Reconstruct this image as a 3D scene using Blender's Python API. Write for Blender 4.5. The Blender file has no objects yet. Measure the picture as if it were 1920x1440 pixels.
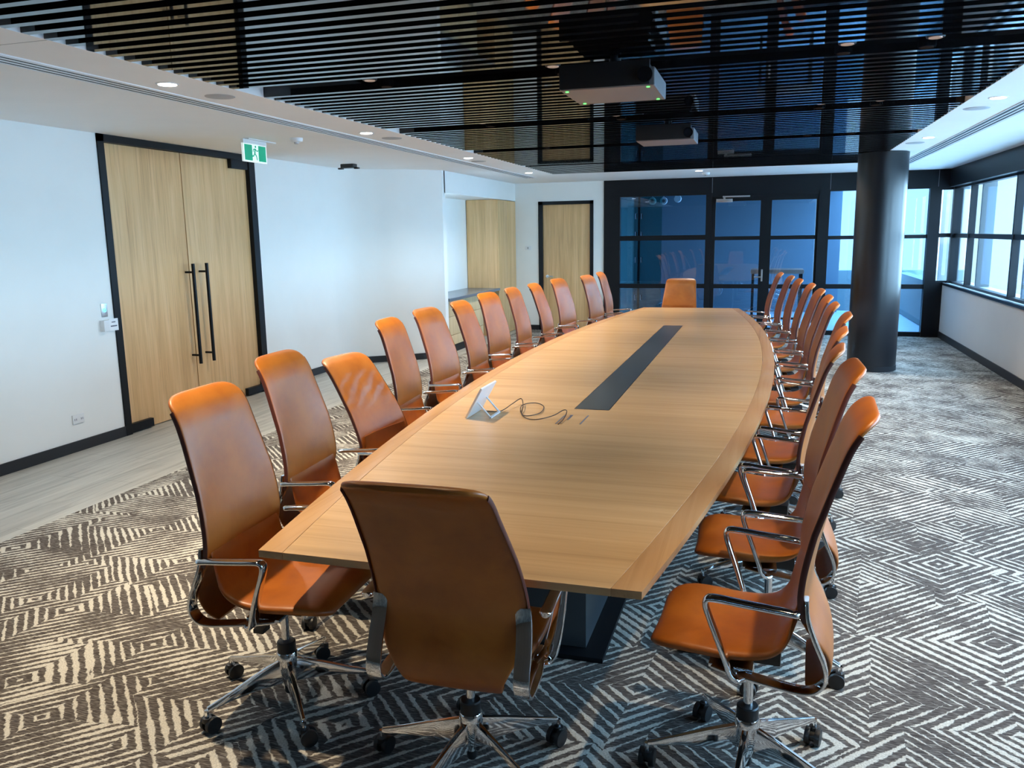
import bpy, bmesh, math, random
from mathutils import Vector, Matrix
random.seed(4)
COL = bpy.context.scene.collection
PI = math.pi
R = math.radians

# ------------------------------------------------------------------ materials
def mat(name, color=(.8,.8,.8), rough=.5, metal=0.0, spec=.5, coat=0.0, emit=None, estr=0.0, ior=1.5):
    m = bpy.data.materials.new(name); m.use_nodes = True
    b = m.node_tree.nodes['Principled BSDF']
    b.inputs['Base Color'].default_value = (*color, 1)
    b.inputs['Roughness'].default_value = rough
    b.inputs['Metallic'].default_value = metal
    b.inputs['Specular IOR Level'].default_value = spec
    b.inputs['IOR'].default_value = ior
    b.inputs['Coat Weight'].default_value = coat
    if emit:
        b.inputs['Emission Color'].default_value = (*emit, 1)
        b.inputs['Emission Strength'].default_value = estr
    return m
class NT:
    def __init__(s, m): s.m = m; s.t = m.node_tree; s.b = s.t.nodes['Principled BSDF']
    def n(s, typ, **kw):
        nd = s.t.nodes.new(typ)
        for k, v in kw.items(): setattr(nd, k, v)
        return nd
    def l(s, a, b): s.t.links.new(a, b)
    def coords(s, scale=(1,1,1), rot=(0,0,0), kind='Object'):
        tc = s.n('ShaderNodeTexCoord'); mp = s.n('ShaderNodeMapping')
        s.l(tc.outputs[kind], mp.inputs['Vector'])
        mp.inputs['Scale'].default_value = scale; mp.inputs['Rotation'].default_value = rot
        return mp.outputs['Vector']
    def noise(s, vec, scale, detail=4, rough=.55, dist=0):
        nd = s.n('ShaderNodeTexNoise'); s.l(vec, nd.inputs['Vector'])
        nd.inputs['Scale'].default_value = scale; nd.inputs['Detail'].default_value = detail
        nd.inputs['Roughness'].default_value = rough; nd.inputs['Distortion'].default_value = dist
        return nd.outputs['Fac']
    def ramp(s, fac, stops):
        r = s.n('ShaderNodeValToRGB'); s.l(fac, r.inputs['Fac'])
        e = r.color_ramp.elements
        while len(e) < len(stops): e.new(.5)
        for i, (p, c) in enumerate(stops):
            e[i].position = p; e[i].color = (*c, 1) if len(c) == 3 else c
        return r.outputs['Color']
    def math(s, op, a, b=None, c=None):
        nd = s.n('ShaderNodeMath', operation=op)
        for i, v in enumerate((a, b, c)):
            if v is None: continue
            if isinstance(v, (int, float)): nd.inputs[i].default_value = v
            else: s.l(v, nd.inputs[i])
        return nd.outputs[0]
    def mix(s, fac, a, b, mode='MIX'):
        nd = s.n('ShaderNodeMix', data_type='RGBA', blend_type=mode)
        for i, v in ((0, fac), (6, a), (7, b)):
            if isinstance(v, (int, float)): nd.inputs[i].default_value = v
            elif isinstance(v, tuple): nd.inputs[i].default_value = (*v, 1)
            else: s.l(v, nd.inputs[i])
        return nd.outputs[2]
    def bump(s, h, strength=.1, dist=.01):
        nd = s.n('ShaderNodeBump'); s.l(h, nd.inputs['Height'])
        nd.inputs['Strength'].default_value = strength; nd.inputs['Distance'].default_value = dist
        s.l(nd.outputs['Normal'], s.b.inputs['Normal'])

def wall_mat(name, c, rough=.75):
    m = mat(name, c, rough, spec=.3); t = NT(m)
    v = t.coords()
    f = t.noise(v, 3.0, 3)
    t.l(t.ramp(f, [(.3, tuple(x*.975 for x in c)), (.7, c)]), t.b.inputs['Base Color'])
    t.bump(t.noise(v, 260, 2), .04, .002)
    return m
def oak(name, dark, mid, light, grain='Z', rough=.38, fine=1.0, coat=0.0, contrast=1.0):
    """grain: axis along which the wood fibres run"""
    m = mat(name, mid, rough, coat=coat); t = NT(m)
    a = {'X': (.55, 9, 9), 'Y': (9, .55, 9), 'Z': (9, 9, .55)}[grain]
    v = t.coords(tuple(x*fine for x in a))
    b = {'X': (.35, 55, 55), 'Y': (55, .35, 55), 'Z': (55, 55, .9)}[grain]
    v2 = t.coords(tuple(x*fine for x in b))
    f1 = t.noise(v, 1.3, 6, .6, .8)
    f2 = t.noise(v2, 1.6, 4, .6)
    c1 = t.ramp(f1, [(.25, dark), (.47, mid), (.72, light)])
    c2 = t.ramp(f2, [(.33, (.62,.56,.50)), (.46, (1,1,1)), (.8, (1,1,1))])
    c = t.mix(.55*contrast, c1, c2, 'MULTIPLY')
    t.l(c, t.b.inputs['Base Color'])
    t.bump(f2, .05, .001)
    return m

M = {}
M['wall'] = wall_mat('white wall paint', (.88,.88,.85))
M['ceil'] = wall_mat('white ceiling plaster', (.93,.93,.92), .8)
M['sillwall'] = wall_mat('pale grey wall paint', (.76,.76,.76))
M['black'] = mat('black powder coated metal', (.006,.007,.009), .42, spec=.2)
M['blackmatte'] = mat('matt black paint', (.010,.010,.012), .7)
M['skirting'] = mat('black skirting', (.012,.013,.017), .45)
M['slat'] = mat('gloss black ceiling blade', (.006,.006,.007), .035, spec=.5, ior=1.52)
M['column'] = mat('satin black column cladding', (.010,.011,.014), .30)
M['oakdoor'] = oak('oak veneer vertical', (.54,.31,.13), (.68,.405,.18), (.78,.50,.25), 'Z', .5)
M['oaktable'] = oak('oak table veneer', (.44,.275,.135), (.53,.335,.165), (.60,.39,.20), 'X', .27, .8, contrast=.5)
M['oakedge'] = oak('oak table border', (.38,.215,.10), (.46,.265,.125), (.52,.31,.15), 'Y', .27, .8, contrast=.5)
M['drawer'] = oak('pale oak drawer', (.50,.36,.18), (.60,.44,.24), (.68,.52,.30), 'Z', .5)
M['inlay'] = mat('dark grey inlay', (.055,.065,.072), .28)
M['stone'] = mat('grey stone counter', (.12,.14,.17), .25)
M['chrome'] = mat('polished chrome', (.80,.81,.83), .07, metal=1.0)
M['alu'] = mat('polished aluminium', (.72,.73,.75), .13, metal=1.0)
M['steel'] = mat('brushed steel', (.62,.64,.66), .3, metal=1.0)
M['plastic'] = mat('black plastic', (.010,.010,.011), .42)
M['whiteplastic'] = mat('white plastic', (.78,.79,.80), .35)
M['paper'] = mat('white paper', (.85,.86,.88), .8)
M['ink'] = mat('grey ink', (.12,.13,.17), .8)
M['tabletwhite'] = mat('white tablet casing', (.75,.77,.80), .3)
M['screen'] = mat('dark screen glass', (.01,.01,.012), .08)
M['cable'] = mat('brown black cable', (.035,.018,.012), .5)
M['grille'] = mat('grey grille', (.42,.42,.43), .6)
M['slotdark'] = mat('dark slot', (.02,.022,.025), .6)
M['slotmid'] = mat('slot blade grey', (.30,.31,.33), .5)
M['green'] = mat('exit sign green', (.0,.33,.17), .35, emit=(.0,.33,.17), estr=.25)
M['exitwhite'] = mat('exit sign white', (.85,.92,.90), .35, emit=(.85,.95,.92), estr=.35)
M['led'] = mat('green led', (.05,.9,.1), .4, emit=(.08,1,.10), estr=3.0)
M['bluelight'] = mat('blue ring light', (.1,.5,.9), .4, emit=(.2,.75,1), estr=1.2)
M['lamp'] = mat('lit lamp lens', (1,1,1), .4, emit=(1,.97,.92), estr=14)
M['lens'] = mat('black spotlight glass', (.05,.04,.035), .1, emit=(1,.72,.55), estr=.25)
M['projgrey'] = mat('grey projector casing', (.15,.14,.145), .42)
M['ledge'] = mat('pale window ledge', (.62,.66,.70), .4)
M['fin'] = mat('grey metal fin', (.095,.105,.11), .5)
M['extgrey'] = mat('light grey facade panel', (.17,.165,.16), .8)
M['extwhite'] = mat('white render', (.82,.84,.84), .8)
M['extglass'] = mat('pale blue glazing', (.10,.16,.18), .3)
M['extroof'] = mat('red brown roof', (.13,.075,.075), .8)
M['extground'] = mat('pale ground', (.62,.65,.64), .9)
M['blueroom'] = wall_mat('blue grey paint', (.12,.17,.22))
M['roomfloor'] = mat('pale blue grey floor', (.40,.50,.58), .35)
M['cyanwall'] = mat('pale cyan wall', (.16,.21,.22), .7)
M['terrfloor'] = mat('grey terrace floor', (.06,.07,.07), .8)
M['darkfloor'] = mat('dark terrace floor', (.12,.15,.15), .8)
M['walnut'] = oak('brown table top', (.20,.11,.08), (.27,.16,.12), (.33,.21,.16), 'X', .4)
M['redchair'] = mat('dull red fabric', (.30,.05,.07), .8)
M['nearwall'] = oak('dark bounce-cutting wall finish', (.05,.028,.016), (.07,.04,.022), (.09,.05,.03), 'Z', .5)  # dark finish invented for the unseen near wall, keeps bounce light low
M['roof'] = mat('roof slab', (.3,.3,.3), .9)

def leather_mat():
    m = mat('tan leather', (.42,.145,.035), .36, spec=.55); t = NT(m)
    v = t.coords()
    f = t.noise(v, 5.5, 5, .6, .3)
    t.l(t.ramp(f, [(.25, (.28,.068,.006)), (.5, (.38,.104,.009)), (.8, (.47,.145,.015))]), t.b.inputs['Base Color'])
    t.l(t.math('MULTIPLY_ADD', f, .14, .34), t.b.inputs['Roughness'])
    t.bump(t.noise(v, 190, 3), .09, .002)
    return m
M['leather'] = leather_mat()
def creased():
    m = M['leather'].copy(); m.name = 'tan leather creased'; nt = m.node_tree
    old = [n for n in nt.nodes if n.type == 'BUMP'][0]; pb = nt.nodes['Principled BSDF']
    tc = nt.nodes.new('ShaderNodeTexCoord'); mp = nt.nodes.new('ShaderNodeMapping'); mp.inputs['Rotation'].default_value = (R(-32),0,0)
    wv = nt.nodes.new('ShaderNodeTexWave'); wv.bands_direction = 'Z'; wv.inputs['Scale'].default_value = 4.2; wv.inputs['Distortion'].default_value = 2.2; wv.inputs['Detail'].default_value = 1; wv.inputs['Detail Scale'].default_value = 2.5
    nt.links.new(tc.outputs['Object'], mp.inputs[0]); nt.links.new(mp.outputs[0], wv.inputs['Vector'])
    sp = nt.nodes.new('ShaderNodeSeparateXYZ'); nt.links.new(tc.outputs['Object'], sp.inputs[0])
    mr = nt.nodes.new('ShaderNodeMapRange'); nt.links.new(sp.outputs['Z'], mr.inputs['Value']); mr.interpolation_type = 'SMOOTHSTEP'
    mr.inputs['From Min'].default_value = .80; mr.inputs['From Max'].default_value = .92
    m2 = nt.nodes.new('ShaderNodeMapRange'); nt.links.new(sp.outputs['Z'], m2.inputs['Value']); m2.interpolation_type = 'SMOOTHSTEP'
    m2.inputs['From Min'].default_value = 1.06; m2.inputs['From Max'].default_value = .96
    mu = nt.nodes.new('ShaderNodeMath'); mu.operation = 'MULTIPLY'; nt.links.new(mr.outputs[0], mu.inputs[0]); nt.links.new(m2.outputs[0], mu.inputs[1])
    mv = nt.nodes.new('ShaderNodeMath'); mv.operation = 'MULTIPLY'; nt.links.new(mu.outputs[0], mv.inputs[0]); nt.links.new(wv.outputs['Fac'], mv.inputs[1])
    b = nt.nodes.new('ShaderNodeBump'); b.inputs['Strength'].default_value = .35; b.inputs['Distance'].default_value = .012
    nt.links.new(mv.outputs[0], b.inputs['Height']); nt.links.new(old.outputs['Normal'], b.inputs['Normal']); nt.links.new(b.outputs['Normal'], pb.inputs['Normal'])
    return m
M['creased'] = creased()
M['piping'] = mat('dark brown leather edge', (.085,.022,.016), .45)

def carpet_mat():
    m = mat('patterned carpet', (.4,.38,.33), .95, spec=.1); t = NT(m)
    tc = t.n('ShaderNodeTexCoord')
    mp = t.n('ShaderNodeMapping'); mp.inputs['Rotation'].default_value = (0,0,R(45))
    t.l(tc.outputs['Object'], mp.inputs['Vector'])
    # slight warp so the lines wobble like hand tufting
    nz = t.n('ShaderNodeTexNoise'); nz.inputs['Scale'].default_value = 2.2; nz.inputs['Detail'].default_value = 2
    t.l(mp.outputs['Vector'], nz.inputs['Vector'])
    sub = t.n('ShaderNodeVectorMath', operation='SUBTRACT'); t.l(nz.outputs['Color'], sub.inputs[0]); sub.inputs[1].default_value = (.5,.5,.5)
    sc = t.n('ShaderNodeVectorMath', operation='SCALE'); t.l(sub.outputs[0], sc.inputs[0]); sc.inputs['Scale'].default_value = .028
    nz2 = t.n('ShaderNodeTexNoise'); nz2.inputs['Scale'].default_value = 70; nz2.inputs['Detail'].default_value = 2
    t.l(mp.outputs['Vector'], nz2.inputs['Vector'])
    sub2 = t.n('ShaderNodeVectorMath', operation='SUBTRACT'); t.l(nz2.outputs['Color'], sub2.inputs[0]); sub2.inputs[1].default_value = (.5,.5,.5)
    sc2 = t.n('ShaderNodeVectorMath', operation='SCALE'); t.l(sub2.outputs[0], sc2.inputs[0]); sc2.inputs['Scale'].default_value = .016
    ad = t.n('ShaderNodeVectorMath', operation='ADD'); t.l(mp.outputs['Vector'], ad.inputs[0]); t.l(sc.outputs[0], ad.inputs[1])
    ad2 = t.n('ShaderNodeVectorMath', operation='ADD'); t.l(ad.outputs[0], ad2.inputs[0]); t.l(sc2.outputs[0], ad2.inputs[1])
    # nested diamonds: Chebychev distance to scattered centres
    vo = t.n('ShaderNodeTexVoronoi', distance='CHEBYCHEV', feature='F1', voronoi_dimensions='2D')
    vo.inputs['Scale'].default_value = 1.9; vo.inputs['Randomness'].default_value = .95
    mpa = t.n('ShaderNodeMapping'); mpa.inputs['Scale'].default_value = (1.0, .78, 1)
    t.l(ad2.outputs[0], mpa.inputs['Vector']); t.l(mpa.outputs['Vector'], vo.inputs['Vector'])
    dv = t.n('ShaderNodeVectorMath', operation='SUBTRACT'); t.l(mpa.outputs['Vector'], dv.inputs[0]); t.l(vo.outputs['Position'], dv.inputs[1])
    sx = t.n('ShaderNodeSeparateXYZ'); t.l(dv.outputs[0], sx.inputs[0])
    sel = t.math('GREATER_THAN', t.math('ABSOLUTE', sx.outputs[0]), t.math('ABSOLUTE', sx.outputs[1]))
    sep = t.n('ShaderNodeSeparateColor'); t.l(vo.outputs['Color'], sep.inputs['Color'])
    d = t.math('DIVIDE', vo.outputs['Distance'], 1.9)
    d = t.math('MAXIMUM', t.math('ABSOLUTE', sx.outputs[0]), t.math('ABSOLUTE', sx.outputs[1]))
    slow = t.noise(ad.outputs[0], 1.1, 1)
    f0 = t.math('MULTIPLY_ADD', sep.outputs[1], 9.0, 21.0)       # stripes per metre, one way
    f1 = t.math('MULTIPLY_ADD', sep.outputs[2], 12.0, 24.0)      # and the other way
    frq = t.math('ADD', t.math('MULTIPLY', sel, f0), t.math('MULTIPLY', t.math('SUBTRACT', 1.0, sel), f1))
    ph = t.math('ADD', t.math('MULTIPLY', d, frq), sep.outputs[0])
    fr = t.math('FRACT', ph)
    tri = t.math('ABSOLUTE', t.math('SUBTRACT', fr, .5))     # 0 middle of the stripe .. .5
    # stripe width varies: thick, thin, sometimes none
    wv = t.noise(ad.outputs[0], 3.2, 4, .65)
    wv3 = t.noise(t.coords((1,1,1)), 14, 2)
    wid = t.math('MULTIPLY_ADD', wv, 1.0, -.325)
    wid = t.math('ADD', wid, t.math('MULTIPLY_ADD', wv3, .30, -.15))
    df = t.math('SUBTRACT', wid, tri)
    k = t.n('ShaderNodeMapRange'); t.l(df, k.inputs['Value'])
    k.inputs['From Min'].default_value = -.035; k.inputs['From Max'].default_value = .055
    stripe = k.outputs['Result']
    # fine tufting
    tv = t.coords((1,1,1), (0,0,R(30)))
    tuft = t.noise(tv, 170, 2)
    hz = t.noise(t.coords((25,210,1)), 1.0, 2)
    dk = t.ramp(hz, [(.30, (.040,.032,.029)), (.48, (.078,.066,.060)), (.60, (.15,.135,.12)), (.72, (.26,.24,.21))])
    lt = t.ramp(tuft, [(.3, (.40,.375,.32)), (.65, (.62,.585,.51))])
    t.l(t.mix(stripe, dk, lt), t.b.inputs['Base Color'])
    h = t.math('MULTIPLY_ADD', stripe, .7, t.math('MULTIPLY', tuft, .5))
    t.bump(h, .55, .006)
    return m
M['carpet'] = carpet_mat()
def vinyl_mat():
    m = mat('grey timber look vinyl', (.36,.37,.34), .5); t = NT(m)
    v = t.coords((9,.7,1)); f = t.noise(v, 1.5, 6, .62, 1.2)
    c = t.ramp(f, [(.28, (.30,.285,.25)), (.5, (.44,.42,.37)), (.75, (.54,.52,.46))])
    br = t.n('ShaderNodeTexBrick'); t.l(t.coords((1,1,1),(0,0,R(90))), br.inputs['Vector'])
    br.inputs['Scale'].default_value = 1.0; br.inputs['Brick Width'].default_value = 1.5; br.inputs['Row Height'].default_value = .23
    br.inputs['Mortar Size'].default_value = .0025; br.offset = .37
    br.inputs['Color1'].default_value = (1,1,1,1); br.inputs['Color2'].default_value = (.9,.9,.9,1); br.inputs['Mortar'].default_value = (.6,.6,.6,1)
    t.l(t.mix(1.0, c, br.outputs['Color'], 'MULTIPLY'), t.b.inputs['Base Color'])
    return m
M['vinyl'] = vinyl_mat()
def glass_mat(name, tint, refl=1.0):
    m = bpy.data.materials.new(name); m.use_nodes = True; nt = m.node_tree; nt.nodes.clear()
    o = nt.nodes.new('ShaderNodeOutputMaterial'); mx = nt.nodes.new('ShaderNodeMixShader')
    tr = nt.nodes.new('ShaderNodeBsdfTransparent'); gl = nt.nodes.new('ShaderNodeBsdfGlossy')
    fr = nt.nodes.new('ShaderNodeFresnel')
    # same reflectance on both faces of the pane (no trapped rays inside the thin box)
    ge = nt.nodes.new('ShaderNodeNewGeometry'); ma = nt.nodes.new('ShaderNodeMath'); ma.operation = 'MULTIPLY_ADD'
    nt.links.new(ge.outputs['Backfacing'], ma.inputs[0]); ma.inputs[1].default_value = 1/1.5-1.5; ma.inputs[2].default_value = 1.5
    nt.links.new(ma.outputs[0], fr.inputs['IOR'])
    mu = nt.nodes.new('ShaderNodeMath'); mu.operation = 'MULTIPLY'; mu.inputs[1].default_value = refl
    tr.inputs['Color'].default_value = (*tint, 1); gl.inputs['Roughness'].default_value = .0
    gl.inputs['Color'].default_value = (.9,.95,1,1)
    nt.links.new(fr.outputs[0], mu.inputs[0]); nt.links.new(mu.outputs[0], mx.inputs[0])
    nt.links.new(tr.outputs[0], mx.inputs[1]); nt.links.new(gl.outputs[0], mx.inputs[2])
    nt.links.new(mx.outputs[0], o.inputs['Surface'])
    return m
M['glass'] = glass_mat('clear window glass', (.93,.97,.98))
M['blueglass'] = glass_mat('blue tinted glass', (.60,.73,.82), 1.6)
M['greenglass'] = glass_mat('green tinted glass', (.50,.80,.78), 1.5)

# ------------------------------------------------------------------ mesh helpers
class MB:
    def __init__(s): s.v = []; s.f = []
    def add(s, vs, fs):
        o = len(s.v); s.v += [tuple(p) for p in vs]; s.f += [tuple(i+o for i in f) for f in fs]
    def box(s, x0, x1, y0, y1, z0, z1):
        vs = [(x,y,z) for z in (z0,z1) for y in (y0,y1) for x in (x0,x1)]
        s.add(vs, [(0,2,3,1),(4,5,7,6),(0,1,5,4),(1,3,7,5),(3,2,6,7),(2,0,4,6)]); return s
    def prism(s, poly, z0, z1):
        n = len(poly)
        s.add([(x,y,z0) for x,y in poly]+[(x,y,z1) for x,y in poly],
              [tuple(range(n-1,-1,-1)), tuple(range(n,2*n))]+[(i,(i+1)%n,n+(i+1)%n,n+i) for i in range(n)]); return s
    def lathe(s, prof, c=(0,0,0), n=20, axis='Z'):
        """prof: list of (r, h) from bottom to top, closed by caps"""
        vs = []; fs = []
        for r, h in prof:
            for k in range(n):
                a = 2*PI*k/n; x, y = r*math.cos(a), r*math.sin(a)
                p = {'Z': (x,y,h), 'X': (h,x,y), 'Y': (y,h,x)}[axis]
                vs.append((c[0]+p[0], c[1]+p[1], c[2]+p[2]))
        m = len(prof)
        for i in range(m-1):
            for k in range(n):
                k2 = (k+1) % n
                fs.append((i*n+k, i*n+k2, (i+1)*n+k2, (i+1)*n+k))
        fs.append(tuple(range(n-1,-1,-1))); fs.append(tuple(range((m-1)*n, m*n)))
        s.add(vs, fs); return s
    def cyl(s, a, b, r, n=14, r2=None):
        a = Vector(a); b = Vector(b); d = (b-a).normalized()
        u = d.orthogonal().normalized(); w = d.cross(u); r2 = r if r2 is None else r2
        vs = [a+(u*math.cos(2*PI*k/n)+w*math.sin(2*PI*k/n))*r for k in range(n)] + \
             [b+(u*math.cos(2*PI*k/n)+w*math.sin(2*PI*k/n))*r2 for k in range(n)]
        s.add(vs, [tuple(range(n-1,-1,-1)), tuple(range(n,2*n))]+[(k,(k+1)%n,n+(k+1)%n,n+k) for k in range(n)]); return s
    def sweep(s, path, w, t, n=14, expo=2.6, sag=0.0, side=Vector((0,1,0))):
        """solid strip along path; w(i)/t(i) half width along side axis and half thickness"""
        P = [Vector(p) for p in path]; m = len(P)
        vs = []; fs = []
        for i in range(m):
            T = (P[min(i+1,m-1)]-P[max(i-1,0)]).normalized()
            L = (side - T*side.dot(T)).normalized(); N = T.cross(L)
            wi = w[i] if isinstance(w, (list,tuple)) else w
            ti = t[i] if isinstance(t, (list,tuple)) else t
            sg = sag[i] if isinstance(sag, (list,tuple)) else sag
            for k in range(n):
                a = 2*PI*k/n; ca, sa = math.cos(a), math.sin(a)
                y = wi*math.copysign(abs(ca)**(2/expo), ca); h = ti*math.copysign(abs(sa)**(2/expo), sa)
                h += sg*((y/max(wi,1e-5))**2-.5) if sg else 0
                vs.append(P[i]+L*y+N*h)
        for i in range(m-1):
            for k in range(n):
                k2 = (k+1)%n; fs.append((i*n+k, i*n+k2, (i+1)*n+k2, (i+1)*n+k))
        fs.append(tuple(range(n-1,-1,-1))); fs.append(tuple(range((m-1)*n, m*n)))
        s.add(vs, fs); return s
    def ball(s, c, r, n=12, sz=1.0):
        prof = [(max(r*math.sin(PI*i/8),1e-4), -r*sz*math.cos(PI*i/8)) for i in range(9)]
        return s.lathe(prof, c, n)
    def build(s, name, m, parent=None, bevel=0.0, smooth=True, ang=35, loc=None, seg=2, kind=None):
        me = bpy.data.meshes.new(name)
        bm = bmesh.new()
        vs = [bm.verts.new(p) for p in s.v]
        for f in s.f:
            try: bm.faces.new([vs[i] for i in f])
            except ValueError: pass
        bmesh.ops.recalc_face_normals(bm, faces=bm.faces)
        if bevel > 0:
            es = [e for e in bm.edges if len(e.link_faces) == 2 and e.calc_face_angle(0) > R(30)]
            bmesh.ops.bevel(bm, geom=es, offset=bevel, segments=seg, affect='EDGES', profile=.7, clamp_overlap=True)
        bm.to_mesh(me); bm.free()
        if smooth:
            me.polygons.foreach_set('use_smooth', [True]*len(me.polygons)); me.set_sharp_from_angle(angle=R(ang))
        ms = m if isinstance(m, (list, tuple)) else [m]
        for q in ms: me.materials.append(M[q])
        o = bpy.data.objects.new(name, me); COL.objects.link(o)
        if parent: o.parent = parent
        if loc: o.location = loc
        if kind: o['kind'] = kind
        return o

def spline(pts, n=8):
    """Catmull-Rom through pts (tuples of any length)"""
    P = [pts[0]]+list(pts)+[pts[-1]]; out = []
    for i in range(1, len(P)-2):
        p0, p1, p2, p3 = P[i-1], P[i], P[i+1], P[i+2]
        for k in range(n):
            t = k/n
            out.append(tuple(.5*((2*b)+(-a+c)*t+(2*a-5*b+4*c-d)*t*t+(-a+3*b-3*c+d)*t**3) for a,b,c,d in zip(p0,p1,p2,p3)))
    out.append(tuple(pts[-1])); return out

def tag(o, label, cat, group=None):
    o['label'] = label; o['category'] = cat
    if group: o['group'] = group
    return o
def empty(name, loc, rz=0.0):
    o = bpy.data.objects.new(name, None); COL.objects.link(o); o.location = loc
    o.rotation_euler = (0,0,rz); o.empty_display_size = .1; return o
def copy_tree(o, parent=None):
    c = o.copy(); COL.objects.link(c); c.parent = parent
    for ch in [x for x in KIDS.get(o.name, [])]: copy_tree(ch, c)
    return c
KIDS = {}
def index_kids():
    KIDS.clear()
    for o in bpy.data.objects:
        if o.parent: KIDS.setdefault(o.parent.name, []).append(o)
def S(mb, name, m, **kw): return mb.build(name, m, kind='structure', **kw)

# ------------------------------------------------------------------ key dimensions
XL, XR, YB, YN, ZC = -5.2, 2.6, 13.95, -.9, 2.51
SX0, SX1, SY1 = -3.0, 1.30, 12.05            # slatted ceiling field
GAPS = [2.36, 4.55, 6.55, 8.45, 10.5]  # wide dark gaps with spotlights

# ------------------------------------------------------------------ shell
S(MB().box(-4.03, 2.72, YN, YB+.1, -.1, 0), 'floor', 'carpet', smooth=False)
S(MB().box(-5.6, -4.03, YN, YB+.1, -.1, 0), 'floor_walkway', 'vinyl', smooth=False)
# left wall with the opening of the double door
S(MB().box(XL-.25, XL, YN, 5.63, 0, ZC+.05).box(XL-.25, XL, 7.80, 9.2, 0, ZC+.05), 'wall_left', 'wall', smooth=False)
cp = spline([(-5.2,9.18),(-5.19,9.45),(-5.10,9.72),(-4.88,9.93),(-4.55,10.15),(-4.15,10.53)], 7)
inner = cp; outer = [(x-.12, y+.16) for x, y in cp]; outer[0] = (-5.45, 9.18); outer[-1] = (-4.15, 10.64)
S(MB().prism(list(reversed(inner))+outer, 0, ZC+.05), 'wall_corner', 'wall', ang=25)
S(MB().box(XL, XL+.012, YN, 5.63, 0, .085).box(XL, XL+.012, 7.80, 9.2, 0, .085), 'baseboard_left', 'skirting', smooth=False)
bo = [(x+.010, y-.012) for x, y in cp]
S(MB().prism(list(reversed(bo))+cp, 0, .085), 'baseboard_corner', 'skirting', ang=25)
# niche
S(MB().box(-4.95, -4.70, 10.60, YB, 0, ZC+.05), 'wall_niche', 'wall', smooth=False)
S(MB().box(-4.70, -4.15, 10.60, YB, 2.22, ZC+.05), 'wall_lintel', 'wall', smooth=False)
# back wall with a single door
S(MB().box(-4.95, -3.74, YB, YB+.2, 0, ZC+.05).box(-2.78, -2.60, YB, YB+.2, 0, ZC+.05).box(-3.74, -2.78, YB, YB+.2, 2.20, ZC+.05), 'wall_back', 'wall', smooth=False)
S(MB().box(-4.15, -3.74, YB-.012, YB, 0, .085).box(-2.78, -2.60, YB-.012, YB, 0, .085), 'baseboard_back', 'skirting', smooth=False)
# unseen near wall behind the camera, set close and dark to cut bounce
S(MB().box(-5.45, 3.0, YN-.2, YN, 0, ZC+.05), 'wall_near', 'nearwall', smooth=False)
S(MB().box(2.66, 2.80, YN, 1.43, .83, 2.25), 'wall_right_daylight_block', 'sillwall', smooth=False)  # unseen solid stretch added to keep daylight off the near head chair
# right low wall, ledge, header
S(MB().box(XR, 2.78, YN, YB, 0, .80), 'wall_right', 'sillwall', smooth=False)
S(MB().box(XR-.012, XR, YN, YB, 0, .095), 'baseboard_right', 'skirting', smooth=False)
S(MB().box(XR-.012, XR+.03, YN, YB, .80, .835), 'trim_1', 'black', smooth=False)
S(MB().box(XR+.03, 3.02, YN, YB+.1, .80, .83), 'trim_2', 'ledge', smooth=False)
hd = S(MB().box(XR, 2.80, YN, YB, 2.25, ZC+.05), 'wall_header', 'black', smooth=False)
# ceiling: plaster perimeter, four pieces around the slatted field
T = ZC
S(MB().box(-5.5, SX0, YN, YB+.1, T, T+.40).box(SX1, 3.0, YN, YB+.1, T, T+.40).box(SX0, SX1, SY1, YB+.1, T, T+.40), 'ceiling', 'ceil', smooth=False)
S(MB().box(-5.6, 3.05, YN-.2, YB+.2, T+.40, T+.60), 'ceiling_slab', 'roof', smooth=False)
S(MB().box(SX0-.0, SX1, YN, SY1, T+.30, T+.32), 'ceiling_plenum', 'blackmatte', smooth=False)
# glossy blades
mb = MB(); y = SY1-.03
ys = []
while y > YN+.1:
    if not any(abs(y-g) < .10 for g in GAPS): ys.append(y)
    y -= .118
for y in ys: mb.box(SX0+.002, SX1-.002, y-.042, y, T, T+.10)
S(mb, 'ceiling_blades', 'slat', smooth=False)
# thin joint in the plaster, near left
S(MB().box(-4.2, SX0, 3.028, 3.032, T-.0006, T+.001), 'trim_3', 'slotmid', smooth=False)

# slot diffusers along both sides
def diffuser(name, x0, x1, y0, y1, label, flip=1):
    e = empty(name, ((x0+x1)/2, y0, T)); tag(e, label, 'air vent', 'linear slot diffusers in the soffits')
    cx = (x0+x1)/2
    f = MB(); w = x1-x0
    f.box(x0-cx, x0-cx+.012, 0, y1-y0, -.006, 0); f.box(x1-cx-.012, x1-cx, 0, y1-y0, -.006, 0)
    f.build('frame', 'whiteplastic', e, smooth=False)
    for k in range(3):
        a = -w/2+.016+k*(w-.032)/3
        MB().box(a, a+(w-.032)/3*.62, 0, y1-y0, -.004, -.001).build('slot', 'slotdark' if flip > 0 else 'slotdark', e, smooth=False)
        MB().box(a+(w-.032)/3*.62, a+(w-.032)/3, 0, y1-y0, -.006, -.001).build('vane', 'whiteplastic', e, smooth=False)
diffuser('slot_diffuser', -3.57, -3.40, YN+.1, 12.6, 'long slotted air diffuser in the ceiling on the double door side')
diffuser('slot_diffuser', 1.68, 1.84, YN+.1, 12.6, 'long slotted air diffuser in the ceiling above the window side')

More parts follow.
